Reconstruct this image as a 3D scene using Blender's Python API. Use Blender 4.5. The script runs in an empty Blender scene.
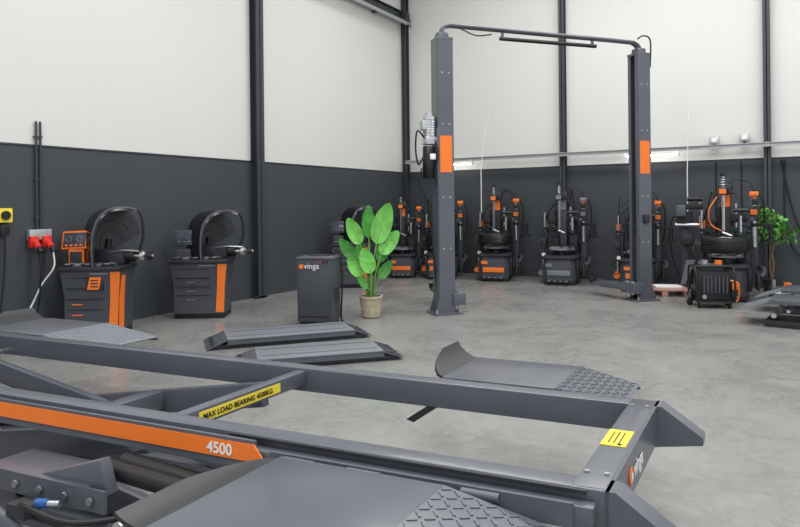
import bpy, bmesh, math, random
from mathutils import Vector as V, Matrix as M, Euler
random.seed(4)
rad=math.radians
# ---------------------------------------------------------------- materials
def mat(name,col,rough=.5,metal=0,noise=0,nscale=8,bump=0,emit=0,coat=0):
    m=bpy.data.materials.new(name); m.use_nodes=True
    nt=m.node_tree; b=nt.nodes['Principled BSDF']
    b.inputs['Base Color'].default_value=(*col,1)
    b.inputs['Roughness'].default_value=rough; b.inputs['Metallic'].default_value=metal
    if coat: b.inputs['Coat Weight'].default_value=coat; b.inputs['Coat Roughness'].default_value=.15
    if emit:
        b.inputs['Emission Color'].default_value=(*col,1); b.inputs['Emission Strength'].default_value=emit
    if noise or bump:
        tc=nt.nodes.new('ShaderNodeTexCoord'); n=nt.nodes.new('ShaderNodeTexNoise')
        n.inputs['Scale'].default_value=nscale; n.inputs['Detail'].default_value=6
        nt.links.new(tc.outputs['Object'],n.inputs['Vector'])
        if noise:
            r=nt.nodes.new('ShaderNodeValToRGB')
            r.color_ramp.elements[0].position=.3; r.color_ramp.elements[1].position=.7
            r.color_ramp.elements[0].color=(*[c*(1-noise) for c in col],1)
            r.color_ramp.elements[1].color=(*[min(1,c*(1+noise)) for c in col],1)
            nt.links.new(n.outputs['Fac'],r.inputs['Fac']); nt.links.new(r.outputs['Color'],b.inputs['Base Color'])
        if bump:
            bp=nt.nodes.new('ShaderNodeBump'); bp.inputs['Strength'].default_value=bump; bp.inputs['Distance'].default_value=.01
            nt.links.new(n.outputs['Fac'],bp.inputs['Height']); nt.links.new(bp.outputs['Normal'],b.inputs['Normal'])
    return m
GREY=mat('anthracite_paint',(.094,.101,.125),.36,0,.08,3,0,0,.2)
GREY2=mat('grey_paint_light',(.19,.20,.23),.42,0,.06,3)
DARK=mat('dark_plastic',(.022,.024,.029),.42,0,.1,5)
CAB=mat('cabinet_grey',(.055,.060,.074),.42,0,.05,4)
BLACK=mat('black_rubber',(.008,.008,.010),.5)
GLOSS=mat('gloss_black',(.008,.008,.010),.25)
ORANGE=mat('orange_paint',(.9,.2,.022),.4,0,.03,5)
STEEL=mat('brushed_steel',(.55,.56,.58),.3,.9,.06,20)
GALV=mat('galvanised',(.5,.52,.53),.45,.6,.08,12)
WHITE=mat('white_print',(.85,.85,.83),.5)
YEL=mat('yellow_label',(.85,.68,.05),.5)
RED=mat('red_plastic',(.7,.03,.02),.4)
BLUE=mat('blue_fitting',(.02,.10,.35),.4)
SCREEN=mat('dim_screen',(.05,.06,.08),.15)
LEAF=mat('leaf_green',(.07,.30,.05),.3,0,.35,6)
LEAF2=mat('leaf_bright',(.17,.52,.09),.3,0,.3,6)
LEAF3=mat('leaf_dark_small',(.09,.28,.05),.4,0,.35,9)
STEM=mat('green_stem',(.15,.32,.07),.45,0,.2,9)
BARK=mat('bark',(.16,.11,.07),.8,0,.3,30,.5)
POT=mat('stone_pot',(.43,.37,.27),.8,0,.25,25,.4)
SOIL=mat('soil',(.04,.028,.02),.95,0,.4,40,.6)
WOOD=mat('pallet_wood',(.42,.24,.19),.7,0,.2,14)
TUBE=mat('tube_light',(1,.98,.93),.5,emit=9)
POSTM=mat('steel_column_paint',(.038,.043,.051),.5,0,.1,3)

def wall_mat(name,col,rough,rib,ribstr,noise):
    m=bpy.data.materials.new(name); m.use_nodes=True
    nt=m.node_tree; L=nt.links; b=nt.nodes['Principled BSDF']; b.inputs['Roughness'].default_value=rough
    tc=nt.nodes.new('ShaderNodeTexCoord'); n=nt.nodes.new('ShaderNodeTexNoise'); n.inputs['Scale'].default_value=.8; n.inputs['Detail'].default_value=5
    L.new(tc.outputs['Object'],n.inputs['Vector'])
    r=nt.nodes.new('ShaderNodeValToRGB'); r.color_ramp.elements[0].position=.3; r.color_ramp.elements[1].position=.7
    r.color_ramp.elements[0].color=(*[c*(1-noise) for c in col],1); r.color_ramp.elements[1].color=(*[c*(1+noise) for c in col],1)
    L.new(n.outputs['Fac'],r.inputs['Fac'])
    sep=nt.nodes.new('ShaderNodeSeparateXYZ'); L.new(tc.outputs['Object'],sep.inputs[0])
    ad=nt.nodes.new('ShaderNodeMath'); ad.operation='ADD'; L.new(sep.outputs['X'],ad.inputs[0]); L.new(sep.outputs['Y'],ad.inputs[1])
    dv=nt.nodes.new('ShaderNodeMath'); dv.operation='DIVIDE'; dv.inputs[1].default_value=rib; L.new(ad.outputs[0],dv.inputs[0])
    fr=nt.nodes.new('ShaderNodeMath'); fr.operation='FRACT'; L.new(dv.outputs[0],fr.inputs[0])
    lt=nt.nodes.new('ShaderNodeMath'); lt.operation='LESS_THAN'; lt.inputs[1].default_value=.012/rib; L.new(fr.outputs[0],lt.inputs[0])
    ml=nt.nodes.new('ShaderNodeMath'); ml.operation='MULTIPLY'; ml.inputs[1].default_value=ribstr; L.new(lt.outputs[0],ml.inputs[0])
    mx=nt.nodes.new('ShaderNodeMix'); mx.data_type='RGBA'; mx.inputs[7].default_value=(*[c*.55 for c in col],1)
    L.new(ml.outputs[0],mx.inputs[0]); L.new(r.outputs['Color'],mx.inputs[6]); L.new(mx.outputs[2],b.inputs['Base Color'])
    return m
WWALL=wall_mat('white_cladding',(.68,.68,.655),.55,1.17,.10,.010)
DWALL=wall_mat('charcoal_wall_paint',(.047,.053,.062),.6,2.4,.3,.05)
CEILM=mat('ceiling_white',(.7,.7,.69),.7,0,.02,1)

def floor_mat():
    m=bpy.data.materials.new('polished_concrete'); m.use_nodes=True
    nt=m.node_tree; L=nt.links; b=nt.nodes['Principled BSDF']
    tc=nt.nodes.new('ShaderNodeTexCoord')
    n1=nt.nodes.new('ShaderNodeTexNoise'); n1.inputs['Scale'].default_value=1.1; n1.inputs['Detail'].default_value=10; n1.inputs['Roughness'].default_value=.72; n1.inputs['Distortion'].default_value=.4
    n2=nt.nodes.new('ShaderNodeTexNoise'); n2.inputs['Scale'].default_value=12; n2.inputs['Detail'].default_value=8; n2.inputs['Roughness'].default_value=.75
    for n in (n1,n2): L.new(tc.outputs['Object'],n.inputs['Vector'])
    mx=nt.nodes.new('ShaderNodeMath'); mx.operation='MULTIPLY_ADD'; mx.inputs[1].default_value=.4; L.new(n2.outputs['Fac'],mx.inputs[0])
    m2=nt.nodes.new('ShaderNodeMath'); m2.operation='MULTIPLY'; m2.inputs[1].default_value=.6; L.new(n1.outputs['Fac'],m2.inputs[0]); L.new(m2.outputs[0],mx.inputs[2])
    r=nt.nodes.new('ShaderNodeValToRGB'); e=r.color_ramp.elements
    e[0].position=.34; e[0].color=(.165,.165,.162,1); e[1].position=.66; e[1].color=(.325,.325,.315,1)
    L.new(mx.outputs[0],r.inputs['Fac']); L.new(r.outputs['Color'],b.inputs['Base Color'])
    rr=nt.nodes.new('ShaderNodeMapRange'); rr.inputs['To Min'].default_value=.14; rr.inputs['To Max'].default_value=.42
    L.new(n1.outputs['Fac'],rr.inputs['Value']); L.new(rr.outputs[0],b.inputs['Roughness'])
    b.inputs['Specular IOR Level'].default_value=.5
    return m
FLOORM=floor_mat()

# ---------------------------------------------------------------- builder
class B:
    def __init__(s): s.v=[];s.f=[];s.m=[];s.mats=[];s.T=M.Identity(4)
    def mi(s,m):
        if m not in s.mats: s.mats.append(m)
        return s.mats.index(m)
    def add(s,vs,fs,m):
        o=len(s.v); s.v+= [s.T@V(v) for v in vs]; k=s.mi(m)
        for f in fs: s.f.append([i+o for i in f]); s.m.append(k)
    def box(s,c,d,m,rot=(0,0,0),bev=0,X=None):
        bm=bmesh.new(); bmesh.ops.create_cube(bm,size=1)
        for v in bm.verts: v.co=V((v.co.x*d[0],v.co.y*d[1],v.co.z*d[2]))
        if bev: bmesh.ops.bevel(bm,geom=bm.edges[:],offset=min(bev,min(d)*.45),segments=2,profile=.6,affect='EDGES')
        Q=M.Translation(c)@Euler([rad(a) for a in rot]).to_matrix().to_4x4()
        if X is not None: Q=X@Q
        bm.verts.index_update()
        s.add([Q@v.co for v in bm.verts],[[v.index for v in f.verts] for f in bm.faces],m); bm.free()
    def prism(s,poly,a0,a1,m,axis='y'):
        def P(p,a): return {'y':(p[0],a,p[1]),'x':(a,p[0],p[1]),'z':(p[0],p[1],a)}[axis]
        n=len(poly); vs=[P(p,a0) for p in poly]+[P(p,a1) for p in poly]
        fs=[[i,(i+1)%n,(i+1)%n+n,i+n] for i in range(n)]+[list(range(n))[::-1],list(range(n,2*n))]
        s.add(vs,fs,m)
    def loft(s,rings,m,cap=True):
        n=len(rings[0]); vs=[p for r in rings for p in r]; fs=[]
        for k in range(len(rings)-1):
            for i in range(n):
                fs.append([k*n+i,k*n+(i+1)%n,(k+1)*n+(i+1)%n,(k+1)*n+i])
        if cap: fs+=[list(range(n))[::-1],[len(vs)-n+i for i in range(n)]]
        s.add(vs,fs,m)
    def tube(s,pts,r,m,seg=10):
        pts=[V(p) for p in pts]; n=len(pts)
        rr=r if isinstance(r,(list,tuple)) else [r]*n
        t=[(pts[min(i+1,n-1)]-pts[max(i-1,0)]).normalized() for i in range(n)]
        u=t[0].orthogonal().normalized(); rings=[]
        for i in range(n):
            u=(u-t[i]*u.dot(t[i])).normalized(); w=t[i].cross(u)
            rings.append([pts[i]+(u*math.cos(2*math.pi*k/seg)+w*math.sin(2*math.pi*k/seg))*rr[i] for k in range(seg)])
        s.loft(rings,m)
    def cyl(s,a,b,r,m,seg=20,r2=None): s.tube([a,b],[r,r if r2 is None else r2],m,seg)
    def lathe(s,prof,c,m,axis=(0,0,1),seg=28,cap=True):
        ax=V(axis).normalized(); u=ax.orthogonal().normalized(); w=ax.cross(u); c=V(c)
        s.loft([[c+ax*z+(u*math.cos(2*math.pi*k/seg)+w*math.sin(2*math.pi*k/seg))*r for k in range(seg)] for r,z in prof],m,cap)
    def curve(s,ctrl,r,m,n=10,seg=8):
        s.tube(cr(ctrl,n),r,m,seg)
    def torus(s,c,R,r,m,axis=(0,0,1),flat=1,seg=32,ms=12):
        ax=V(axis).normalized(); u=ax.orthogonal().normalized(); w=ax.cross(u); c=V(c); vs=[];fs=[]
        for i in range(seg):
            A=2*math.pi*i/seg; d=u*math.cos(A)+w*math.sin(A)
            for j in range(ms):
                Bq=2*math.pi*j/ms; vs.append(c+d*(R+r*math.cos(Bq))+ax*r*flat*math.sin(Bq))
        for i in range(seg):
            for j in range(ms): fs.append([i*ms+j,((i+1)%seg)*ms+j,((i+1)%seg)*ms+(j+1)%ms,i*ms+(j+1)%ms])
        s.add(vs,fs,m)
    def done(s,name,loc=(0,0,0),rz=0,W=None,smooth=True):
        me=bpy.data.meshes.new(name); me.from_pydata([tuple(v) for v in s.v],[],s.f)
        for m in s.mats: me.materials.append(m)
        for p,k in zip(me.polygons,s.m): p.material_index=k; p.use_smooth=smooth
        bm=bmesh.new(); bm.from_mesh(me); bmesh.ops.recalc_face_normals(bm,faces=bm.faces); bm.to_mesh(me); bm.free()
        if smooth: me.set_sharp_from_angle(angle=rad(38))
        o=bpy.data.objects.new(name,me); bpy.context.collection.objects.link(o)
        o.matrix_world=W if W is not None else M.Translation(loc)@M.Rotation(rad(rz),4,'Z')
        return o
def cr(P,n=10):
    P=[V(p) for p in P]; Q=[2*P[0]-P[1]]+P+[2*P[-1]-P[-2]]; out=[]
    for i in range(1,len(Q)-2):
        a,b,c,d=Q[i-1:i+3]
        for k in range(n):
            t=k/n; out.append(.5*((2*b)+(c-a)*t+(2*a-5*b+4*c-d)*t*t+(3*b-a-3*c+d)*t**3))
    out.append(P[-1]); return out
def text(parent,s,size,m,Mx,name='lettering',bold=.0):
    cu=bpy.data.curves.new(name,'FONT'); cu.body=s; cu.size=size; cu.extrude=.0008; cu.offset=bold
    cu.materials.append(m); o=bpy.data.objects.new(name,cu); bpy.context.collection.objects.link(o)
    o.parent=parent; o.matrix_local=Mx; return o
FRONT=lambda x,y,z: M.Translation((x,y,z))@M.Rotation(rad(90),4,'X')

# ---------------------------------------------------------------- room
XL,YB,XR,YF,H,BAND=-7.53,12.74,7.5,-5.0,7.2,2.24
def simple(name,c,d,m,bev=0):
    b=B(); b.box((0,0,0),d,m,bev=bev); return b.done(name,c)
simple('floor',((XL+XR)/2,(YB+YF)/2,-.1),(XR-XL+.4,YB-YF+.4,.2),FLOORM)
simple('ceiling',((XL+XR)/2,(YB+YF)/2,H+.1),(XR-XL+.4,YB-YF+.4,.2),CEILM)
def wall(name,c,d,inner):
    b=B(); z0=BAND
    b.box((0,0,(z0)/2),(d[0],d[1],z0),DWALL); b.box((0,0,(z0+H)/2),(d[0],d[1],H-z0),WWALL)
    b.done(name,c)
wall('wall_left',(XL-.1,(YB+YF)/2,0),(.2,YB-YF+.4,0),0)
wall('wall_back',((XL+XR)/2,YB+.1,0),(XR-XL+.4,.2,0),0)
simple('trim_1',(XL+.006,(YB+YF)/2,BAND),(.012,YB-YF,.02),POSTM)
simple('trim_2',((XL+XR)/2,YB-.006,BAND),(XR-XL,.012,.02),POSTM)
def column(x,y,w,d,ax):
    b=B()
    if ax=='x':
        b.box((-d/2+.006,0,H/2),(.012,w,H),POSTM); b.box((d/2-.006,0,H/2),(.012,w,H),POSTM); b.box((0,0,H/2),(d,.014,H),POSTM)
        b.box((d/2-.03,0,.02),(.06,w+.08,.03),POSTM)
    else:
        b.box((0,-d/2+.006,H/2),(w,.012,H),POSTM); b.box((0,d/2-.006,H/2),(w,.012,H),POSTM); b.box((0,0,H/2),(.014,d,H),POSTM)
    return b.done('steel_column',(x,y,0))
column(XL+.075,7.85,.17,.15,'x')
column(-3.83,YB-.075,.11,.15,'y'); column(-.30,YB-.075,.11,.15,'y'); column(3.4,YB-.075,.11,.15,'y'); column(XL+.075,YB-.08,.11,.15,'y')
b=B(); b.box((0,0,0),(.02,8.2,.16),POSTM); b.box((0,0,.08),(.14,8.2,.015),POSTM); b.box((0,0,-.08),(.14,8.2,.015),POSTM)
b.cyl((.13,-4.1,-.17),(.13,4.0,-.17),.04,GALV)
for y in (-3,-1,1,3): b.box((.03,y,-.13),(.24,.05,.02),POSTM); b.box((-.06,y,-.0),(.12,.05,.3),POSTM)
b.box((.12,3.95,-.05),(.16,.12,.2),POSTM,bev=.01)
b.curve([(.12,3.95,-.1),(.2,4.0,-.26),(.28,3.9,-.3),(.3,3.85,-.18),(.26,3.85,-.06)],.009,BLACK)
b.done('overhead_rail',(XL+.15,8.4,5.72))
b=B(); b.box((0,0,0),(9.6,.012,.06),GALV); b.box((0,-.03,-.03),(9.6,.06,.008),GALV); b.box((0,-.03,.03),(9.6,.06,.008),GALV)
for x in (-4.73,-1.23,2.30): b.box((x,.032,0),(.05,.05,.09),GALV)
b.done('cable_tray',(-2.6,YB-.21,2.46))
for x in (-6.2,-2.15,1.9):
    b=B(); b.box((0,0,.03),(.95,.07,.05),WHITE,bev=.008); b.cyl((-.44,-.01,-.01),(.44,-.01,-.01),.02,TUBE)
    for e in (-.46,.46): b.box((e,0,0),(.03,.08,.07),WHITE,bev=.01)
    b.done('fluorescent_batten_lamp',(x,YB-.24,2.37))
for x,z in ((-.64,2.58),(-1.11,2.56)):
    b=B(); b.box((0,0,0),(.16,.1,.14),GALV,bev=.012); b.box((0,-.06,-.01),(.09,.03,.07),WHITE,bev=.01); b.tube([(0,0,-.05),(0,0,-.1)],.015,BLACK); b.box((0,.07,0),(.08,.1,.06),GALV)
    b.done('wall_socket_box',(x,YB-.12,z+.03))
b=B()
b.curve([(0,0,.3),(0,0,1.2),(0,0,2.0),(.0,0,2.2)],.012,BLACK); b.curve([(.4,0,.3),(.4,0,1.0),(.4,0,2.2)],.011,BLACK)
b.done('wall_cable',(-1.1,YB-.014,-.0))
b=B()
b.curve([(0,0,2.2),(.15,-.02,1.4),(.35,-.03,.9),(.8,-.05,.75),(1.3,-.1,.55)],.013,BLACK)
b.curve([(0.05,0,2.2),(.05,-.02,1.2),(.2,-.03,.65),(.6,-.05,.45),(1.3,-.1,.3)],.013,BLACK)
b.done('hanging_air_hose',(-.1,YB-.03,0))
b=B()
for dy in (-.02,.03): b.tube([(0,dy,-.6),(0,dy,.68)],.013,POSTM)
for z in (-.45,0,.5): b.box((-.01,.005,z),(.03,.1,.02),POSTM)
b.done('wall_conduit',(XL+.03,4.26,1.84))
b=B()
b.box((0,0,.08),(.07,.26,.12),GALV,bev=.01)
for dy in (-.09,.06):
    b.T=M.Translation((.03,dy,0))
    b.box((.01,0,0),(.07,.1,.13),RED,bev=.015)
    b.cyl((.03,0,.0),(.12,0,-.07),.038,RED); b.cyl((.12,0,-.07),(.16,0,-.12),.03,BLACK)
b.T=M.Identity(4)
b.curve([(.18,.06,-.12),(.2,.05,-.3),(.12,-.05,-.5),(.08,-.2,-.8),(.1,-.5,-.95)],.009,WHITE)
b.curve([(.18,-.09,-.12),(.2,-.1,-.35),(.15,-.1,-.7),(.1,-.14,-.95),(.1,-.3,-1.09)],.011,BLACK)
b.done('cee_power_outlet',(XL+.04,4.26,1.12))
b=B(); b.box((0,0,0),(.08,.16,.16),YEL,bev=.012); b.cyl((.04,0,0),(.06,0,0),.05,BLACK); b.box((.0,0,-.16),(.06,.1,.12),BLACK,bev=.01)
b.curve([(.02,0,-.2),(.03,-.02,-.7),(.05,-.1,-1.2),(.12,-.25,-1.4)],.012,BLACK)
b.done('emergency_switch_box',(XL+.045,3.86,1.43))

# ---------------------------------------------------------------- two post lift
def post(b,x,mirror):
    s=mirror; h=3.76; w=.22; d=.22
    b.T=M.Translation((x,0,0))
    b.box((-s*(d/2),0,h/2),(.018,w,h),GREY)
    for y in (-w/2,w/2):
        b.box((0,y,h/2),(d,.014,h),GREY); b.box((s*(d/2),y*.74,h/2),(.014,w*.27,h),GREY)
    b.box((0,0,.012),(.40,.38,.024),GREY,bev=.004)
    for dx,dy in ((-.17,-.15),(.17,-.15),(-.17,.15),(.17,.15)): b.cyl((dx,dy,.024),(dx,dy,.07),.016,STEEL,8)
    for y in (-.11,.11): b.prism([(-s*(d/2),.02),(-s*(d/2+.07),.02),(-s*(d/2),.25)],y-.008,y+.008,GREY)
    b.box((0,-w/2-.009,2.19),(d*.8,.004,.5),ORANGE)
    b.box((-s*(d/2+.011),0,2.19),(.004,w*.9,.5),ORANGE)
    b.box((s*.04,0,.55),(.15,.18,.9),DARK,bev=.01)
    b.box((s*.17,0,.2),(.18,.3,.16),GREY,bev=.01)
    b.box((0,-w/2-.03,1.25),(.09,.05,.13),DARK,bev=.01) if s<0 else None
    for q,(ex,L) in enumerate(((.02,.75),(.22,.6))):
        a=V((s*.20,.06 if q==0 else -.06,.2)); dr=V((s*ex,1,0)).normalized(); e=a+dr*L
        ang=math.degrees(math.atan2(dr.y,dr.x))-90
        b.cyl((a.x,a.y,.10),(a.x,a.y,.30),.035,STEEL)
        b.box((a+e)/2,(.09,L,.08),GREY,rot=(0,0,ang),bev=.006); b.box(e+dr*.08,(.07,.28,.06),GREY,rot=(0,0,ang),bev=.004)
        c=e+dr*.2; b.cyl((c.x,c.y,.22),(c.x,c.y,.29),.055,BLACK)
    b.tube([(s*.03,.03,.2),(s*.03,.03,h-.1)],.014,STEEL)
    b.box((0,0,h+.01),(d+.02,w+.02,.04),GREY,bev=.006)
    for z in (.9,1.6,2.6,3.3):
        b.cyl((.05,-w/2-.002,z),(.05,-w/2-.014,z),.012,STEEL,8); b.cyl((-.05,-w/2-.002,z),(-.05,-w/2-.014,z),.012,STEEL,8)
    b.T=M.Identity(4)
b=B(); W2=3.27/2
post(b,-W2,1); post(b,W2,-1)
zt=3.97
pts=cr([(-W2+0,0,3.74),(-W2+.0,0,3.90),(-W2+.08,0,zt),(-W2+.3,0,zt+.01),(0,0,zt),(W2-.3,0,zt-.01),(W2-.08,0,zt-.03),(W2,0,3.86),(W2,0,3.74)],8)
for y in (-.035,.035): b.tube([p+V((0,y,0)) for p in pts],.024,GREY,10)
for x in (-W2,W2): b.box((x,0,3.81),(.16,.16,.12),GREY,bev=.03)
b.cyl((-.75,-.02,zt-.12),(.85,-.02,zt-.12),.028,BLACK)
for x in (-.7,.8): b.box((x,0,zt-.06),(.03,.03,.14),GREY)
b.curve([(-W2+.25,-.05,zt-.03),(-W2+.5,-.05,zt-.11),(-.9,-.05,zt-.08)],.01,BLACK)
b.curve([(W2-.1,-.1,zt+.02),(W2-.0,-.12,zt+.07),(W2+.12,-.12,zt-.0),(W2+.13,-.1,zt-.4)],.012,BLACK)
x=-W2-.11
b.box((x+.0,-.02,2.1),(.04,.2,.9),GREY,bev=.01)
b.cyl((x-.10,-.03,2.42),(x-.10,-.03,2.70),.085,GALV,24); b.cyl((x-.10,-.03,2.70),(x-.10,-.03,2.75),.065,STEEL)
for k in range(7): b.torus((x-.10,-.03,2.45+k*.035),.087,.006,STEEL,seg=20,ms=6)
b.box((x-.19,-.05,2.58),(.07,.11,.13),GALV,bev=.01)
b.box((x-.10,-.03,2.37),(.16,.16,.1),STEEL,bev=.01)
b.lathe([(.075,0),(.085,.02),(.085,.42),(.075,.44)],(x-.11,-.03,1.86),GLOSS)
b.box((x-.09,-.13,2.15),(.08,.03,.08),WHITE,bev=.01)
b.curve([(x-.17,-.05,2.4),(x-.28,-.05,2.5),(x-.30,-.03,2.25),(x-.26,-.03,2.05),(x-.18,0,2.15)],.012,BLACK)
b.curve([(x-.2,-.0,2.0),(x-.24,0,1.8),(x-.10,0,1.4),(x+.0,0,.3)],.011,BLACK)
b.curve([(x-.05,-.1,2.4),(x-.02,-.16,2.2),(x-.06,-.14,1.9),(x+.01,-.08,1.6),(x+.0,-.06,1.0)],.01,BLACK)
lift2=b.done('two_post_car_lift',(-3.02,9.17,0),49.5)

# ---------------------------------------------------------------- foreground scissor lift
def tread(b,X,sx,sy,m=GREY2,st=.036):
    b.box((0,0,-.004),(sx,sy,.008),m,X=X)
    nx=int(sx/st); ny=int(sy/st)
    for i in range(nx):
        for j in range(ny):
            b.box((-sx/2+st*(i+.5),-sy/2+st*(j+.5),.001),(.03,.0075,.004),m,rot=(0,0,45 if (i+j)%2 else -45),X=X)
b=B(); ZT=.65; WW=1.0
LN=4.75
def beam(b,x0,x1,y,z,w,h,m=GREY): b.box(((x0+x1)/2,y,z-h/2),(abs(x1-x0),w,h),m,bev=.007)
beam(b,-LN,-.0,.045,ZT,.09,.12); beam(b,-LN,0,WW-.045,ZT,.09,.12)
beam(b,-LN,-.02,-.035,ZT-.03,.05,.07)
beam(b,-LN,-.02,WW+.035,ZT-.03,.05,.07)
for x in (-.05,-LN+.05): b.box((x,WW/2,ZT-.058),(.1,WW-.02,.12),GREY,bev=.006)
b.box((.004,WW/2,ZT-.075),(.014,WW,.15),GREY)
b.box((-1.72,WW/2,ZT-.045),(.06,WW-.16,.07),GREY,bev=.005); b.box((-4.2,WW/2,ZT-.05),(.06,WW-.16,.08),GREY,bev=.005)
b.box((-1.688,.44,ZT-.045),(.004,.52,.044),YEL)
b.box((-.055,.46,ZT+.004),(.085,.17,.003),YEL)
for k in range(3): b.box((-.075+k*.018,.46,ZT+.006),(.004,.12,.001),BLACK)
b.cyl((-.035,.39,ZT+.005),(-.035,.39,ZT+.007),.012,BLACK,3)
for y in (.045,WW-.045):
    b.prism([(0,ZT),(.03,ZT),(.185,ZT-.11),(.185,ZT-.14),(0,ZT-.17)],y-.045,y+.045,GREY)
for x in (-.02,-.08):
    for y in (.12,WW-.12): b.cyl((x,y,ZT+.002),(x,y,ZT+.008),.009,STEEL,6)
b.cyl((.012,.33,ZT-.075),(.016,.33,ZT-.075),.03,ORANGE); b.cyl((.016,.34,ZT-.08),(.017,.34,ZT-.08),.015,WHITE)
b.box((-3.0,-.066,ZT-.045),(3.62,.012,.105),GREY)
b.box((-2.95,-.074,ZT-.036),(3.52,.006,.062),ORANGE)
b.prism([(-1.19,ZT-.067),(-1.19,ZT-.005),(-1.14,ZT-.067)],-.077,-.071,ORANGE)
b.box((-.6,-.066,ZT-.055),(1.05,.012,.07),GREY)
b.box((-.7,-.012,ZT-.006),(1.3,.012,.012),DARK)
b.cyl((-2.87,-.0765,ZT-.036),(-2.87,-.079,ZT-.036),.028,WHITE,24)
for x in (-.35,-.75,-1.0,-3.3,-3.8,-4.3):
    for y in (-.075,WW+.075): b.cyl((x-.06,y,ZT-.04),(x+.06,y,ZT-.04),.015,STEEL if y>0 else GREY,12)
def platform(b,x0,x1,ys,ye,L=.32,mt=GREY,curl=1.0,cl=1.0):
    z=ZT-.02; yc=(ys+ye)/2; wy=abs(ye-ys)
    b.box(((x0+x1)/2,yc,z-.005),(abs(x1-x0),wy,.012),GREY,bev=.003)
    for y in (ys,ye): b.box(((x0+x1)/2,y,z-.03),(abs(x1-x0),.012,.06),GREY)
    for k in range(3): b.box((x0+(x1-x0)*(k+.5)/3,yc,z-.03),(.04,wy-.02,.045),GREY)
    xe=x1; xo=x0; dz=-.07; ang=math.degrees(math.atan2(-dz,L))
    X=M.Translation((xe+L/2,yc,z+dz/2+.004))@M.Rotation(rad(ang),4,'Y')
    tread(b,X,L,wy,mt)
    for y in (ys,ye): b.prism([(xe,z-.012),(xe+L,z+dz-.01),(xe+L,z+dz-.02),(xe,z-.12)],y-.006,y+.006,GREY)
    rows=[]
    for q,(dx,dz2) in enumerate(((0,0),(-.035,.008),(-.07,.028),(-.10,.055),(-.12,.085))):
        f=q/4; ya=ys+(ye-ys)*.02; yb2=ye-(ye-ys)*.02
        ya=ya+(yb2-ya)*(.55*f*f); dx*=cl; dz2*=curl
        rows.append([V((xo+dx,ya,z+dz2)),V((xo+dx,yb2,z+dz2)),V((xo+dx-.006,yb2,z+dz2-.012)),V((xo+dx-.006,ya,z+dz2-.012))])
    b.loft(rows,DARK)
    # saw-tooth edge of the flap
    yb2=ye-(ye-ys)*.02
    b.cyl((xo-.01,ys,z-.02),(xo-.01,ye,z-.02),.012,STEEL,10)
platform(b,-1.06,-.46,-.10,-.68,.34,GREY,.35,.8)
platform(b,-1.02,-.46,WW+.09,WW+.56,.3,GREY,1.0,1.0)
platform(b,-4.6,-3.95,WW+.09,WW+.6,.5,GREY2,.9,1.2)
def arm(b,x0,z0,x1,z1,y,m=GREY,h=.13,w=.05):
    L=math.hypot(x1-x0,z1-z0); a=math.degrees(math.atan2(z1-z0,x1-x0))
    b.box(((x0+x1)/2,y,(z0+z1)/2),(L+.08,w,h),m,rot=(0,-a,0),bev=.01)
for y,sg in ((.14,1),(WW-.14,-1)):
    arm(b,-4.2,.13,-1.95,.50,y); arm(b,-4.2,.50,-1.95,.13,y+sg*.06)
    b.cyl((-3.07,y-.04,.325),(-3.07,y+.1*sg,.325),.045,STEEL)
    b.box((-3.05,y+sg*.02,.05),(2.7,.12,.1),GREY,bev=.008)
    for x,z in ((-4.2,.13),(-1.95,.13),(-4.2,.5),(-1.95,.5)): b.cyl((x,y-.06,z),(x,y+.1,z),.04,STEEL)
b.box((-1.75,WW/2,.04),(.12,WW-.1,.08),GREY,bev=.008); b.box((-4.35,WW/2,.04),(.12,WW-.1,.08),GREY,bev=.008)
b.cyl((-1.95,.15,.13),(-1.95,WW-.15,.13),.03,STEEL); b.cyl((-4.2,.15,.5),(-4.2,WW-.15,.5),.03,GREY)
b.box((-2.6,WW/2,.42),(.1,WW-.4,.1),GREY,bev=.01)
for y in (.38,.62):
    b.cyl((-4.1,y,.14),(-3.0,y,.30),.045,BLACK); b.cyl((-3.0,y,.30),(-2.6,y,.37),.025,STEEL); b.cyl((-2.65,y-.05,.38),(-2.65,y+.05,.38),.04,GREY)
b.box((-2.0,-.22,ZT-.16),(.55,.2,.012),GREY,bev=.003); b.box((-1.92,-.32,ZT-.19),(.6,.012,.08),GREY)
b.cyl((-1.75,-.13,ZT-.13),(-1.35,-.12,ZT-.16),.035,BLACK); b.cyl((-1.75,-.20,ZT-.13),(-1.35,-.19,ZT-.16),.035,BLACK)
b.cyl((-1.36,-.12,ZT-.16),(-1.15,-.12,ZT-.18),.02,STEEL); b.cyl((-1.36,-.19,ZT-.16),(-1.15,-.19,ZT-.18),.02,STEEL)
b.cyl((-1.86,-.40,ZT-.20),(-1.82,-.385,ZT-.20),.017,BLUE,12); b.cyl((-1.82,-.385,ZT-.2),(-1.78,-.37,ZT-.2),.012,STEEL,12)
b.box((-1.9,-.42,ZT-.22),(.1,.06,.05),DARK,bev=.008)
b.curve([(-2.6,.1,.3),(-2.3,-.1,.42),(-2.1,-.3,.4),(-1.9,-.42,ZT-.22)],.012,BLACK)
b.curve([(-1.9,-.43,ZT-.2),(-1.75,-.5,ZT-.16),(-1.6,-.45,ZT-.2),(-1.45,-.3,ZT-.2),(-1.3,-.2,ZT-.15)],.010,BLACK)
b.curve([(-1.9,-.40,ZT-.25),(-1.7,-.42,ZT-.24),(-1.5,-.38,ZT-.28),(-1.3,-.3,ZT-.3)],.010,BLACK)
b.curve([(-2.9,.3,.3),(-2.4,.25,.45),(-1.9,.3,.5),(-1.72,.3,.55)],.011,BLACK)
arm(b,-2.9,.14,-1.7,.52,-.27); arm(b,-2.3,.5,-1.3,.1,-.45,GREY,.1,.03); arm(b,-1.95,.1,-1.2,.52,-.55,GREY,.08,.03)
b.box((-2.0,-.35,.04),(1.6,.3,.06),GREY,bev=.008)
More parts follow.
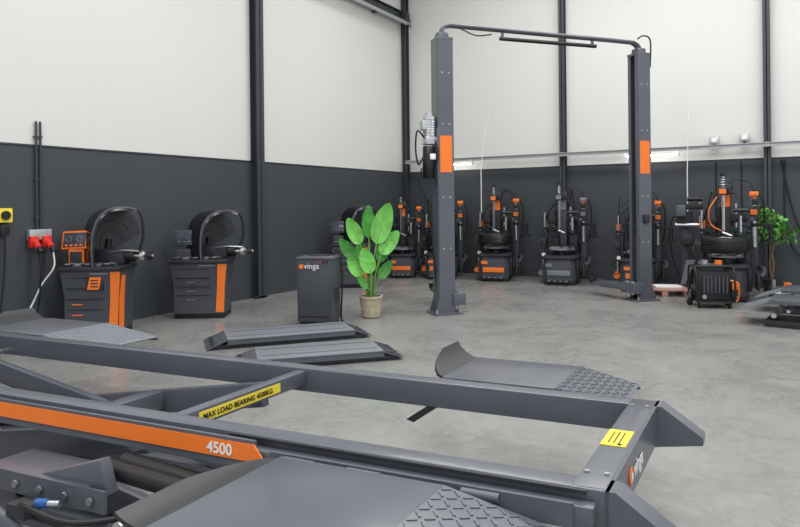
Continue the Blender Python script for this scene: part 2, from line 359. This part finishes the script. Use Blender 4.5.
b.cyl((-1.35,-.5,.5),(-1.35,-.1,.5),.02,STEEL); b.cyl((-1.75,-.48,.3),(-1.75,-.22,.3),.03,STEEL)
for k in range(5): b.cyl((-2.2+k*.13,-.33,ZT-.19),(-2.2+k*.13,-.34,ZT-.19),.014,STEEL,8)
# roller stub under frame inside
b.cyl((-.42,.06,ZT-.14),(-.42,.28,ZT-.14),.014,STEEL,12); b.cyl((-.42,.25,ZT-.14),(-.42,.30,ZT-.14),.045,DARK,20); b.cyl((-.42,.30,ZT-.14),(-.42,.305,ZT-.14),.025,STEEL,20); b.box((-.42,.08,ZT-.13),(.06,.04,.12),GREY)
b.prism([(-1.02,ZT-.12),(-.97,ZT-.12),(-1.08,ZT-.2),(-1.12,ZT-.19)],WW-.1,WW+.1,DARK)
a1=rad(7.4)
SM=M(((math.cos(a1),-.02,0,-.47),(math.sin(a1),1,0,1.93),(0,0,1,0),(0,0,0,1)))
LOCAL=M.Rotation(-a1,4,'Z')@(SM.to_3x3().to_4x4())
for i,v in enumerate(b.v): b.v[i]=LOCAL@v
LIFT=b.done('scissor_car_lift',(-.47,1.93,0),7.4)
def tm(p,d,off=.002):
    o=LOCAL@V(p); x=((LOCAL.to_3x3())@V(d)).normalized(); z=V((0,0,1)); n=x.cross(z).normalized(); o=o+n*off
    return M(((x.x,z.x,n.x,o.x),(x.y,z.y,n.y,o.y),(x.z,z.z,n.z,o.z),(0,0,0,1)))
text(LIFT,'MAX LOAD BEARING 4500KG',.0335,BLACK,tm((-1.686,.20,ZT-.056),(0,1,0)),'load_text',.0004)
text(LIFT,'4500',.058,WHITE,tm((-1.40,-.077,ZT-.056),(1,0,0)),'rating_text',.001)
text(LIFT,'vinga',.085,WHITE,tm((.011,.38,ZT-.10),(0,1,0),.004),'logo_text',.001)
text(LIFT,'vinga',.05,WHITE,tm((-2.82,-.077,ZT-.052),(1,0,0)),'brand_text',.001)

# ---------------------------------------------------------------- floor runway platforms
def runway(L,W,loc,rz,name='low_rise_lift_platform'):
    b=B(); h=.105
    b.box((0,0,.025),(L*.96,W*.9,.05),DARK,bev=.005)
    b.box((.02,0,h-.012),(L-.36,W,.024),GREY2,bev=.004)
    for y in (-W/2+.01,W/2-.01): b.box((.02,y,h-.035),(L-.36,.02,.05),GREY)
    for k in range(2): b.box((.02,-W/4+W*.5*k,h+.001),(L-.44,.01,.003),CAB)
    x=-L/2
    X=M.Translation((x+.10,0,h*.55))@M.Rotation(rad(-22),4,'Y'); tread(b,X,.24,W,GREY,.05)
    X=M.Translation((L/2-.08,0,h*.62))@M.Rotation(rad(18),4,'Y'); tread(b,X,.24,W,GREY,.05)
    for k in range(4):
        y=-W/2+.06+k*(W-.12)/3; b.prism([(L/2-.14,.02),(L/2+.02,.02),(L/2+.02,.04),(L/2-.14,.09)],y-.01,y+.01,DARK)
    b.cyl((x+.22,-W/2,.06),(x+.22,W/2,.06),.014,STEEL,8)
    return b.done(name,loc,rz)
runway(1.75,.56,(-4.85,5.55,0),51); runway(1.55,.56,(-3.96,4.95,0),47)
b=B()
for y in (-.55,.55):
    b.box((0,y,.04),(2.6,.55,.07),DARK,bev=.006); b.box((0,y,.3),(2.5,.6,.05),GREY,bev=.006)
    for s in (-1,1):
        b.box((-.3*s,y+.12*s,.17),(1.5,.05,.07),GREY,rot=(0,8*s,0),bev=.005)
    X=M.Translation((-1.4,y,.25))@M.Rotation(rad(-20),4,'Y'); tread(b,X,.36,.58,GREY2,.05)
    b.cyl((-1.2,y-.3,.14),(-1.2,y+.3,.14),.03,STEEL); b.cyl((-1.05,y-.3,.2),(-1.05,y+.3,.2),.02,STEEL)
b.box((-.3,0,.05),(.3,1.0,.06),DARK); b.box((-.6,0,.34),(.5,.35,.1),DARK,rot=(0,6,12),bev=.01)
b.curve([(-.4,.5,.4),(-.2,.4,.62),(.2,.3,.66),(.6,.3,.4)],.018,BLACK)
b.done('low_rise_scissor_lift',(1.12,9.55,0),-6)

# ---------------------------------------------------------------- control cabinet
b=B(); b.box((0,0,.03),(.42,.32,.06),DARK); b.box((0,0,.44),(.46,.36,.78),CAB,bev=.012)
b.box((0,.0,.845),(.48,.38,.03),GREY,bev=.008); b.box((0,.04,.865),(.26,.14,.02),DARK,bev=.008)
b.box((.0,-.185,.40),(.38,.006,.56),CAB,bev=.003); b.box((0,-.188,.118),(.40,.008,.004),BLACK)
b.cyl((-.17,-.18,.74),(-.17,-.192,.74),.03,ORANGE)
for k in range(3): b.cyl((.08+k*.045,-.18,.80),(.08+k*.045,-.20,.80),.012,BLACK if k else RED,12)
for k in range(6): b.box((.233,0,.3+k*.03),(.004,.2,.01),BLACK)
b.curve([(.15,.12,.85),(.22,.15,.92),(.27,.13,.6),(.26,.1,.08),(.3,.05,.02)],.012,BLACK)
c=b.done('lift_control_cabinet',(-5.14,6.50,0),20)
text(c,'vinga',.10,WHITE,FRONT(-.135,-.19,.715),'logo_text')

# ---------------------------------------------------------------- wheel balancers
def balancer(loc,rz,k=0,sc=1,wx=1):
    b=B(); b.T=M.Diagonal((sc*wx,sc,sc,1))
    b.box((0,.0,.04),(.58,.44,.08),BLACK,bev=.01)
    b.loft([[(-.29,-.24,.07),(.29,-.24,.07),(.29,.22,.07),(-.29,.22,.07)],[(-.3,-.22,.45),(.3,-.22,.45),(.3,.22,.45),(-.3,.22,.45)],[(-.33,-.26,.76),(.33,-.26,.76),(.33,.22,.76),(-.33,.22,.76)]],CAB)
    b.box((0,-.02,.785),(.70,.54,.05),DARK,bev=.02)
    for i in range(5):
        for j in range(2):
            b.box((-.26+i*.11,-.2+j*.11,.82),(.095,.095,.03),GREY if (i+j)%2 else BLACK,bev=.006)
            b.box((-.26+i*.11,-.2+j*.11,.837),(.06,.05,.01),STEEL)
    for z in (.2,.32,.44,.56,.68):
        b.box((-.07,-.236-(z-.45)*.05,z),(.40,.012,.006),BLACK)
    if k==0:
        b.box((.05,-.238,.62),(.2,.03,.16),DARK,bev=.03)
        b.prism([(-.03,.55),(.1,.55),(.13,.69),(0,.69)],-.262,-.25,ORANGE)
        for z in (.585,.62,.655): b.box((.05,-.264,z),(.08,.004,.012),BLACK)
        for z in (.14,.26,.38): b.box((-.15,-.236,z),(.12,.006,.012),ORANGE)
    else:
        for z in (.26,.38,.50): b.box((-.1,-.236,z),(.10,.006,.012),GREY2)
    b.box((.1,-.255,.73),(.2,.01,.02),GREY2)
    b.loft([[(.2,-.246,.09),(.296,-.246,.09),(.296,-.236,.09),(.2,-.236,.09)],[(.215,-.228,.45),(.305,-.228,.45),(.305,-.215,.45),(.215,-.215,.45)],[(.23,-.266,.75),(.335,-.266,.75),(.335,-.25,.75),(.23,-.25,.75)]],ORANGE)
    if k==0: b.loft([[(.293,-.2,.09),(.3,-.2,.09),(.3,-.06,.09),(.293,-.06,.09)],[(.302,-.2,.45),(.309,-.2,.45),(.309,-.06,.45),(.302,-.06,.45)],[(.332,-.2,.7),(.338,-.2,.7),(.338,-.1,.7),(.332,-.1,.7)]],ORANGE)
    b.box((.12,.08,.9),(.34,.26,.18),DARK,bev=.03); b.cyl((.28,.08,.9),(.38,.08,.9),.075,BLACK)
    b.cyl((.36,.08,.9),(.60,.08,.9),.02,STEEL); b.lathe([(.02,0),(.06,.01),(.06,.04),(.025,.07)],(.44,.08,.9),STEEL,(1,0,0))
    b.cyl((.52,.08,.9),(.58,.08,.9),.05,BLACK,14)
    for s in (-1,1): b.box((.55,.08+s*.07,.9+s*.02),(.03,.08,.03),BLACK,bev=.008)
    dx=-.2
    b.tube([(dx,.14,.8),(dx,.16,1.0)],.03,BLACK)
    X=M.Translation((dx-.06,-.02,1.10))@M.Rotation(rad(-14),4,'X')@M.Rotation(rad(-8),4,'Z')
    if k==0:
        b.box((0,0,0),(.32,.05,.22),ORANGE,bev=.02,X=X); b.box((0,-.022,0),(.27,.02,.17),SCREEN,bev=.008,X=X)
        for ax in (-.065,.065): b.torus(X@V((ax,-.033,.01)),.033,.004,STEEL,axis=X.to_3x3()@V((0,1,0)),seg=20,ms=6)
        for i in range(4): b.box((-.09+i*.06,-.034,-.065),(.03,.004,.02),ORANGE,X=X)
        b.box((-.24,.02,.9),(.18,.16,.2),ORANGE,bev=.02); b.box((-.24,-.065,.9),(.13,.02,.14),DARK,bev=.005)
    else:
        b.box((.02,0,0),(.28,.05,.22),CAB,bev=.015,X=X); b.box((.02,-.024,0),(.24,.015,.17),SCREEN,bev=.006,X=X)
        for i in range(3): b.box((.0+i*.06,-.034,-.06),(.03,.004,.015),GREY2,X=X)
        b.box((-.22,.05,.88),(.2,.2,.14),CAB,bev=.02)
    # wheel guard hood : deep shell, open to the operator
    ax=V((.60,-.80,0)).normalized(); sd=V((.80,.60,0)).normalized(); up=V((0,0,1))
    C=V((.14,.13,.98)); r0=.46; t0,t1=-.14,.26
    N=28; A=[rad(196-(196-14)*i/N) for i in range(N+1)]
    def D(a): return sd*(math.copysign(abs(math.cos(a))**.8,math.cos(a)))*.70+up*(math.copysign(abs(math.sin(a))**.75,math.sin(a)))*1.05
    vs=[];fs=[]
    for a in A:
        d=D(a); vs+= [C+d*r0+ax*t0, C+d*(r0+.014)+ax*t0, C+d*(r0+.014)+ax*t1, C+d*(r0-.02)+ax*(t1+.02), C+d*r0+ax*(t1-.01)]
    n2=int(N*.72)
    def shell(i0,i1,m):
        vv=vs[i0*5:(i1+1)*5]; ff=[]
        for i in range(i1-i0):
            for j in range(5): ff.append([i*5+j,i*5+(j+1)%5,(i+1)*5+(j+1)%5,(i+1)*5+j])
        K=i1-i0; ff+=[[0,1,2,3,4],[K*5+q for q in (4,3,2,1,0)]]
        b.add(vv,ff,m)
    shell(0,n2,GLOSS)
    v2=[C+ax*t0+V((0,0,-.02)),C+ax*(t0-.014)+V((0,0,-.02))];fs=[]
    for a in A: d=D(a); v2+=[C+d*(r0+.01)+ax*t0,C+d*(r0+.01)+ax*(t0-.014)]
    for i in range(N): fs+=[[0,2+2*i,4+2*i],[1,5+2*i,3+2*i],[2+2*i,3+2*i,5+2*i,4+2*i]]
    fs+=[[0,1,3,2],[0,2+2*N,3+2*N,1]]
    b.add(v2,fs,DARK)
    b.tube([C+D(a)*(r0+.012)+ax*t1 for a in A[:n2+1]],.010,GREY,8)
    for rr in (.2,.32): b.tube([C+D(a)*rr+ax*(t0+.006) for a in A[2:-2]],.006,CAB,6)
    e=C+D(A[n2])*r0+ax*.2
    b.curve([e+V((-.10,-.0,.02)),e+V((0,0,.03)),e+V((.07,.02,-.05)),e+V((.09,.03,-.28)),e+V((.04,.03,-.46)),e+V((-.04,.05,-.52))],.016,BLACK)
    b.tube([(.0,.2,.8),(.02,.22,1.1)],.04,BLACK)
    b.curve([(.15,-.05,.95),(.3,-.1,.98),(.5,-.12,.97)],.012,STEEL)
    return b.done('wheel_balancer',loc,rz)
balancer((-7.04,4.72,0),33,0,1.02)
balancer((-6.92,6.20,0),33,1,.98,1.15)
balancer((-6.95,9.75,0),30,1)

# ---------------------------------------------------------------- tyre changers
def changer(loc,rz,tire=True,var=0,sc=1,whip=False):
    rnd=random.Random(var*7+3); b=B(); b.T=M.Scale(sc,4)
    b.box((0,0,.05),(.56,.66,.08),BLACK,bev=.01)
    def ring(w,d,z,c=.08): return [(-w+c,-d,z),(w-c,-d,z),(w,-d+c,z),(w,d,z),(-w,d,z),(-w,-d+c,z)]
    b.loft([ring(.29,.34,.08),ring(.3,.35,.3),ring(.28,.33,.46)],CAB)
    b.loft([ring(.3,.36,.46),ring(.31,.37,.49),ring(.27,.33,.53)],DARK)
    colA=ORANGE if var!=2 else GREY2
    b.box((0,-.353,.22),(.4,.012,.09),colA,bev=.004); b.box((-.17,-.356,.36),(.12,.012,.06),colA); b.box((.304,-.05,.3),(.01,.4,.12),colA,bev=.004)
    for i in range(4): b.box((-.15+i*.1,-.43,.08),(.055,.16,.02),STEEL,rot=(-12,0,0),bev=.006); b.box((-.15+i*.1,-.48,.1),(.07,.06,.02),BLACK,rot=(-12,0,0),bev=.006)
    b.cyl((0,-.05,.5),(0,-.05,.62),.09,DARK); b.cyl((0,-.05,.62),(0,-.05,.645),.24,GREY2,28)
    for i in range(4):
        a=rad(45+90*i); X=M.Translation((0,-.05,.66))@M.Rotation(a,4,'Z')
        b.box((.17,0,0),(.2,.07,.03),STEEL,bev=.005,X=X); b.box((.26,0,.03),(.04,.06,.06),DARK,bev=.005,X=X)
    if tire:
        z=.80
        b.lathe([(.20,-.1),(.27,-.115),(.31,-.1),(.325,-.06),(.325,.06),(.31,.1),(.27,.115),(.20,.1),(.19,0),(.20,-.1)],(0,-.05,z),BLACK,cap=False)
        for dz in (-.05,-.02,.02,.05): b.torus((0,-.05,z+dz),.324,.006,GLOSS,seg=32,ms=6)
        b.lathe([(.205,.1),(.195,.09),(.17,.0),(.17,-.08),(.2,-.1)],(0,-.05,z),STEEL,cap=False)
        for i in range(5):
            X=M.Translation((0,-.05,z+.03))@M.Rotation(rad(72*i),4,'Z'); b.box((.09,0,0),(.18,.04,.025),STEEL,bev=.006,X=X)
        b.cyl((0,-.05,z-.02),(0,-.05,z+.05),.04,DARK)
    b.box((0,.38,.3),(.3,.16,.5),DARK,bev=.015)
    b.box((-.02,.4,1.02),(.13,.13,1.15),DARK if var!=2 else CAB,bev=.01)
    b.box((-.02,.33,1.45),(.12,.01,.2),colA)
    b.box((-.02,.36,1.62),(.19,.2,.14),DARK,bev=.02)
    b.box((-.02,.12,1.60),(.075,.55,.075),CAB,bev=.008); b.box((-.02,-.1,1.58),(.12,.13,.11),DARK,bev=.02); b.box((-.02,-.17,1.58),(.09,.01,.07),colA)
    b.cyl((-.02,-.1,1.0),(-.02,-.1,1.80),.022,STEEL,6); b.cyl((-.02,-.1,1.80),(-.02,-.1,1.84),.035,BLACK)
    for kk in range(7): b.torus((-.02,-.1,1.66+kk*.018),.034,.006,STEEL if kk%2 else BLACK,seg=14,ms=6)
    b.box((-.02,-.13,.98),(.06,.12,.06),DARK,bev=.015); b.cyl((-.02,-.2,.98),(.1,-.24,.93),.02,STEEL)
    b.curve([(.04,-.12,1.56),(.14,-.16,1.55),(.17,-.2,1.48)],.014,BLACK)
    hx=.36
    b.box((hx,.34,.86),(.1,.1,1.3),CAB,bev=.01); b.cyl((hx,.27,.75),(hx,.27,1.45),.035,STEEL)
    b.box((hx,.28,1.25),(.13,.12,.22),DARK,bev=.015); b.box((hx,.215,1.27),(.09,.02,.08),colA,bev=.005)
    b.box((hx-.08,.12,1.17),(.06,.34,.06),CAB,rot=(0,0,25),bev=.006); b.cyl((hx-.16,-.02,1.22),(hx-.16,-.02,.95),.022,STEEL); b.lathe([(.02,0),(.07,.03),(.07,.07),(.03,.1)],(hx-.16,-.02,.88),BLACK)
    b.box((hx+.1,.16,1.08),(.3,.05,.05),DARK,rot=(0,0,-30),bev=.006); b.cyl((hx+.22,.06,1.08),(hx+.22,.06,.86),.03,BLACK); b.lathe([(.0,0),(.08,.01),(.08,.03),(0,.04)],(hx+.22,.06,.84),BLACK)
    b.box((hx,.34,1.54),(.12,.12,.07),colA,bev=.015)
    b.box((hx+.02,.1,1.42),(.07,.16,.09),BLACK,bev=.015); b.cyl((hx+.02,.02,1.46),(hx+.02,-.02,1.54),.014,ORANGE,8)
    lx=-.34
    b.tube([(lx,.36,.1),(lx,.36,1.30)],.035,CAB); b.box((lx,.3,1.26),(.1,.2,.09),DARK,bev=.015); b.cyl((lx,.2,1.3),(lx,.2,.95),.02,STEEL)
    b.box((lx+.08,.1,1.0),(.2,.05,.05),DARK,rot=(0,0,-30),bev=.006); b.lathe([(.0,0),(.06,.01),(.06,.05),(0,.06)],(lx+.15,.05,.93),BLACK)
    b.box((lx,.34,1.08),(.09,.09,.12),colA,bev=.01)
    b.box((lx-.02,.2,.75),(.12,.18,.14),DARK,bev=.02); b.box((.18,.3,.72),(.14,.16,.34),DARK,bev=.02); b.box((-.16,.3,.68),(.14,.14,.26),BLACK,bev=.02)
    b.cyl((-.12,.3,.95),(-.12,.3,1.35),.04,BLACK); b.cyl((.12,.34,1.0),(.12,.34,1.4),.028,STEEL); b.box((.12,.32,1.0),(.1,.08,.08),DARK,bev=.01)
    b.box((.17,.2,1.18),(.2,.12,.12),BLACK,bev=.02); b.box((-.2,.18,1.14),(.16,.14,.1),BLACK,bev=.02); b.cyl((.1,.1,1.3),(.3,.1,1.3),.03,DARK)
    b.cyl((.33,.3,.3),(.33,.38,.3),.09,STEEL); b.curve([(.36,.36,.42),(.46,.2,.46),(.5,-.1,.42),(.46,-.28,.36)],.03,CAB)
    b.box((.42,-.28,.3),(.03,.2,.24),DARK,rot=(0,0,12),bev=.01); b.box((.325,-.2,.3),(.05,.22,.3),BLACK,bev=.015)
    b.cyl((-.36,-.1,.2),(-.36,.2,.2),.06,colA if var!=2 else GREY2); b.cyl((-.35,.1,.26),(-.35,.1,.5),.03,STEEL); b.lathe([(.0,0),(.035,.0),(.035,.02),(0,.02)],(-.33,.02,.52),WHITE,(0,-1,0))
    for q in range(5):
        x0=rnd.uniform(-.35,.35); x1=rnd.uniform(-.35,.4); zz=rnd.uniform(1.0,1.6)
        b.curve([(x0,.42,.5),(x0+rnd.uniform(-.12,.12),.45,.9),((x0+x1)/2,.42,zz+.1),(x1,.36,zz)],rnd.uniform(.008,.013),BLACK,8,6)
    b.curve([(-.35,.1,.5),(-.45,.15,.7),(-.4,.3,.9),(-.3,.4,1.3),(-.1,.42,1.5)],.011,BLACK)
    b.curve([(.3,.4,.6),(.46,.45,.9),(.48,.4,1.4),(.36,.35,1.6)],.012,BLACK)
    b.curve([(-.05,.4,1.6),(.1,.4,1.76),(.3,.4,1.72),(.36,.36,1.55)],.011,BLACK)
    b.curve([(-.3,.1,.5),(-.42,-.1,.4),(-.4,-.3,.25),(-.25,-.38,.3)],.01,BLACK)
    b.curve([(-.1,-.12,1.5),(-.2,-.2,1.3),(-.18,-.15,1.1),(-.04,-.14,1.0)],.009,ORANGE if var==4 else BLACK,8,6)
    if whip: b.tube([(-.34,.36,1.2),(-.34,.36,2.2),(-.26,.38,2.9),(-.16,.4,3.3)],[.012,.008,.006,.004],WHITE,6)
    return b.done('tyre_changer',loc,rz)
changer((-6.95,11.6,0),26,False,1,.93)
changer((-6.10,11.75,0),20,True,0,1.0)
changer((-4.99,11.95,0),14,True,1,1.02,True)
changer((-3.66,11.93,0),8,False,2,1.02)
changer((-2.32,12.05,0),10,False,0,.97)
changer((-.84,11.15,0),0,True,4,1.05)

b=B()
b.box((0,0,.05),(.44,.54,.06),DARK,bev=.01)
for x in (-.18,.18):
    for y in (-.22,.22): b.lathe([(0,-.02),(.04,-.02),(.04,.02),(0,.02)],(x,y,.04),BLACK,(1,0,0))
b.box((.05,.1,.6),(.12,.12,1.1),CAB,bev=.01); b.box((.05,.06,1.2),(.26,.22,.26),DARK,bev=.03)
b.box((.14,-.1,1.42),(.42,.12,.1),BLACK,bev=.02); b.box((.0,-.1,1.35),(.16,.18,.2),GREY,bev=.02)
b.cyl((.3,-.1,1.5),(.3,-.1,1.15),.03,STEEL); b.cyl((.1,-.12,1.55),(.34,-.12,1.55),.04,BLACK)
b.cyl((-.1,-.05,1.1),(.3,-.05,1.1),.035,STEEL); b.box((.1,-.06,.85),(.2,.16,.18),DARK,bev=.02)
b.curve([(.1,.1,1.3),(-.15,.1,1.2),(-.18,.05,.7),(-.05,.0,.2)],.013,BLACK)
b.prism([(-.02,.08),(.06,.08),(.22,.5),(.08,.5)],-.2,-.17,GREY2)
b.tube([(.1,.15,1.1),(.1,.15,2.0),(.12,.15,2.8),(.14,.15,3.2)],[.011,.008,.006,.004],WHITE,6)
b.done('wheel_mounting_press',(-1.62,12.28,0),6)
b=B()
for i in range(5): b.box((0,-.3+i*.15,.105),(.8,.11,.02),WOOD,bev=.003)
for x in (-.34,0,.34):
    b.box((x,0,.05),(.09,.7,.1),WOOD,bev=.003)
b.box((.1,.0,.13),(.4,.3,.03),WHITE,bev=.005)
b.done('wooden_pallet',(-1.8,11.2,0),20)

b=B()
b.box((0,0,.3),(.46,.4,.44),GLOSS,bev=.03); b.box((0,-.21,.3),(.36,.02,.34),BLACK,bev=.008)
for k in range(7): b.box((-.15+k*.05,-.225,.34),(.012,.01,.24),GREY)
for x in (-.25,.25):
    b.curve([(x,-.22,.1),(x,-.24,.3),(x,-.18,.55),(x,.1,.58),(x,.22,.5),(x,.22,.12)],.016,BLACK,6)
b.cyl((-.25,-.1,.58),(.25,-.1,.58),.016,BLACK); b.box((0,.05,.56),(.3,.2,.1),CAB,bev=.02); b.cyl((.1,.0,.6),(.1,0,.66),.05,ORANGE); b.cyl((-.08,.05,.6),(-.08,.05,.66),.06,STEEL)
for x in (-.26,.26): b.lathe([(0,-.03),(.09,-.03),(.1,-.01),(.1,.01),(.09,.03),(0,.03)],(x,.14,.1),BLACK,(1,0,0)); b.cyl((x-.035,.14,.1),(x+.035,.14,.1),.04,STEEL)
for x in (-.2,.2): b.lathe([(0,-.015),(.045,-.015),(.045,.015),(0,.015)],(x,-.16,.045),BLACK,(1,0,0))
b.box((0,-.02,.09),(.44,.4,.03),DARK)
b.cyl((-.15,-.235,.17),(-.15,-.25,.17),.03,STEEL); b.curve([(.2,-.2,.4),(.29,-.25,.35),(.30,-.2,.15),(.25,-.22,.1)],.012,ORANGE)
b.done('portable_compressor',(-.96,10.2,0),20)
b=B(); b.box((0,0,.14),(.30,.22,.2),CAB,bev=.02); b.box((0,-.112,.18),(.2,.01,.06),WHITE); b.cyl((-.1,0,.24),(-.1,0,.34),.03,STEEL); b.cyl((.08,0,.24),(.08,0,.3),.05,ORANGE)
for x in (-.12,.12): b.cyl((x,-.08,.0),(x,-.08,.05),.03,BLACK,12); b.cyl((x,.08,0),(x,.08,.05),.03,BLACK,12)
b.done('tool_case',(-.1,11.0,0),10)

# ---------------------------------------------------------------- plants
def leaf(b,p0,p1,tip,wid,m,face,fold=.25,droop=.10,n=14):
    p0,p1,tip=V(p0),V(p1),V(tip)
    mid=(p0+p1)/2+V(((p0.x-p1.x)*.2,(p0.y-p1.y)*.2,.03))
    b.curve([p0,mid,p1],.011,STEM,6,7)
    d=tip-p1; L=d.length; dn=d.normalized(); side=dn.cross(V(face)).normalized(); nrm=side.cross(dn).normalized()
    vs=[];fs=[];K=7
    for i in range(n+1):
        t=i/n; w=wid*.5*(math.sin(math.pi*min(1,t**.75))**.6 if 0<t<1 else .02)
        c=p1+d*t-V((0,0,1))*droop*L*t*t+nrm*-.06*L*math.sin(t*3)
        for j in range(K):
            q=(j-3)/3; vs.append(c+side*w*q+nrm*(abs(q)**1.5*fold*w+.004*math.sin(t*25+j)))
    for i in range(n):
        for j in range(K-1): fs.append([i*K+j,i*K+j+1,(i+1)*K+j+1,(i+1)*K+j])
    b.add(vs,fs,m); b.tube([p1+d*(i/n)-V((0,0,1))*droop*L*(i/n)**2+nrm*(-.06*L*math.sin(i/n*3)-.003) for i in range(n)],[.007*(1-i/n)+.001 for i in range(n)],STEM,6)
b=B()
b.lathe([(.10,0),(.125,.02),(.145,.2),(.15,.25),(.16,.26),(.16,.29),(.135,.29),(.135,.25)],(0,0,0),POT); b.cyl((0,0,.2),(0,0,.265),.135,SOIL)
LV=[((.0,0),(.08,.0,.98),(.26,-.03,1.60),.27,LEAF2,(.1,-1,.25)),
    ((.03,0),(.14,.02,.84),(.38,.0,1.20),.21,LEAF2,(.2,-1,.5)),
    ((-.01,0),(-.02,.05,1.05),(-.02,.1,1.56),.20,LEAF,(.5,-1,.1)),
    ((-.03,0),(-.14,.0,.98),(-.30,-.02,1.38),.20,LEAF2,(-.1,-1,.2)),
    ((-.04,.02),(-.2,.03,.76),(-.42,.03,1.10),.17,LEAF,(-.3,-1,.5)),
    ((-.05,-.02),(-.12,-.08,.56),(-.30,-.14,.84),.19,LEAF2,(-.1,-1,.8)),
    ((.0,-.05),(.0,-.1,.60),(-.10,-.14,.98),.21,LEAF2,(.1,-1,.4)),
    ((.04,-.02),(.12,-.06,.52),(.28,-.1,.80),.15,LEAF,(.2,-1,.7)),
    ((.02,.04),(.12,.12,.72),(.22,.2,1.10),.17,LEAF,(.3,-1,.4)),
    ((-.02,.05),(-.08,.16,.66),(-.16,.24,1.1),.16,LEAF,(0,-1,.4)),
    ((.0,-.03),(-.05,-.1,.40),(-.18,-.18,.60),.13,LEAF,(0,-1,1.2))]
for (x,y),p1,tip,w,m,fc in LV: leaf(b,(x,y,.26),p1,tip,w,m,fc)
b.done('potted_bird_of_paradise',(-4.80,7.18,0),34)
b=B()
b.lathe([(.11,0),(.14,.22),(.15,.24),(.13,.24)],(0,0,0),DARK); b.cyl((0,0,.15),(0,0,.21),.12,SOIL)
b.curve([(0,0,.2),(.02,0,.5),(-.02,.02,.8),(.01,0,1.1),(0,0,1.3)],.022,BARK); b.curve([(.01,.01,.2),(-.03,.0,.5),(.03,-.01,.8),(-.02,0,1.05)],.018,BARK)
rnd=random.Random(9)
for i in range(30):
    a=rnd.uniform(0,6.28); el=rnd.uniform(-.35,1.2); L=rnd.uniform(.16,.36); z0=rnd.uniform(.85,1.28)
    t=V((math.cos(a)*math.cos(el),math.sin(a)*math.cos(el)*.8,math.sin(el)))*L
    e=V((0,0,z0))+t; b.tube([(0,0,z0),V((0,0,z0))+t*.5+V((0,0,.02)),e],.006,BARK,5)
    for k in range(13):
        c=V((0,0,z0))+t*rnd.uniform(.4,1.1)+V([rnd.gauss(0,.04) for _ in range(3)])
        d=(V([rnd.gauss(0,1) for _ in range(3)])+V((0,-.2,-.3))).normalized(); s=d.cross(V((rnd.random(),rnd.random(),1))).normalized(); l=rnd.uniform(.08,.13); w=l*.3
        b.add([c,c+d*l*.4+s*w,c+d*l-V((0,0,.02)),c+d*l*.4-s*w],[[0,1,2],[0,2,3]],LEAF3 if rnd.random()<.6 else LEAF2)
b.done('potted_ficus_tree',(-.24,12.0,0),10,smooth=False)

# ---------------------------------------------------------------- lights
def area(name,loc,sx,sy,e,rot=(0,0,0),col=(1,.995,.98)):
    l=bpy.data.lights.new(name,'AREA'); l.shape='RECTANGLE'; l.size=sx; l.size_y=sy; l.energy=e; l.color=col
    o=bpy.data.objects.new(name,l); bpy.context.collection.objects.link(o); o.location=loc; o.rotation_euler=[rad(a) for a in rot]; return o
for y in (-1,4.5,9.5): area('skylight_lamp',(-1.0,y,H-.08),9,1.2,410)
w=bpy.data.worlds.new('world'); bpy.context.scene.world=w; w.use_nodes=True
bg=w.node_tree.nodes['Background']; bg.inputs[0].default_value=(.93,.965,1,1); bg.inputs[1].default_value=.88

# ---------------------------------------------------------------- camera
cd=bpy.data.cameras.new('camera'); cam=bpy.data.objects.new('camera',cd); bpy.context.collection.objects.link(cam)
a=rad(31.1); r=rad(.6)
F=V((-math.sin(a),math.cos(a),0)); R=V((math.cos(a),math.sin(a),0)); Z=V((0,0,1))
rx=R*math.cos(r)-Z*math.sin(r); ux=Z*math.cos(r)+R*math.sin(r); bz=-F
mw=M(((rx.x,ux.x,bz.x,0),(rx.y,ux.y,bz.y,0),(rx.z,ux.z,bz.z,1.5),(0,0,0,1)))
cam.matrix_world=mw; cd.sensor_width=36; cd.lens=644/800*36; cd.shift_y=-58.5/800; cd.clip_start=.05
bpy.context.scene.camera=cam
bpy.context.scene.view_settings.view_transform='Standard'
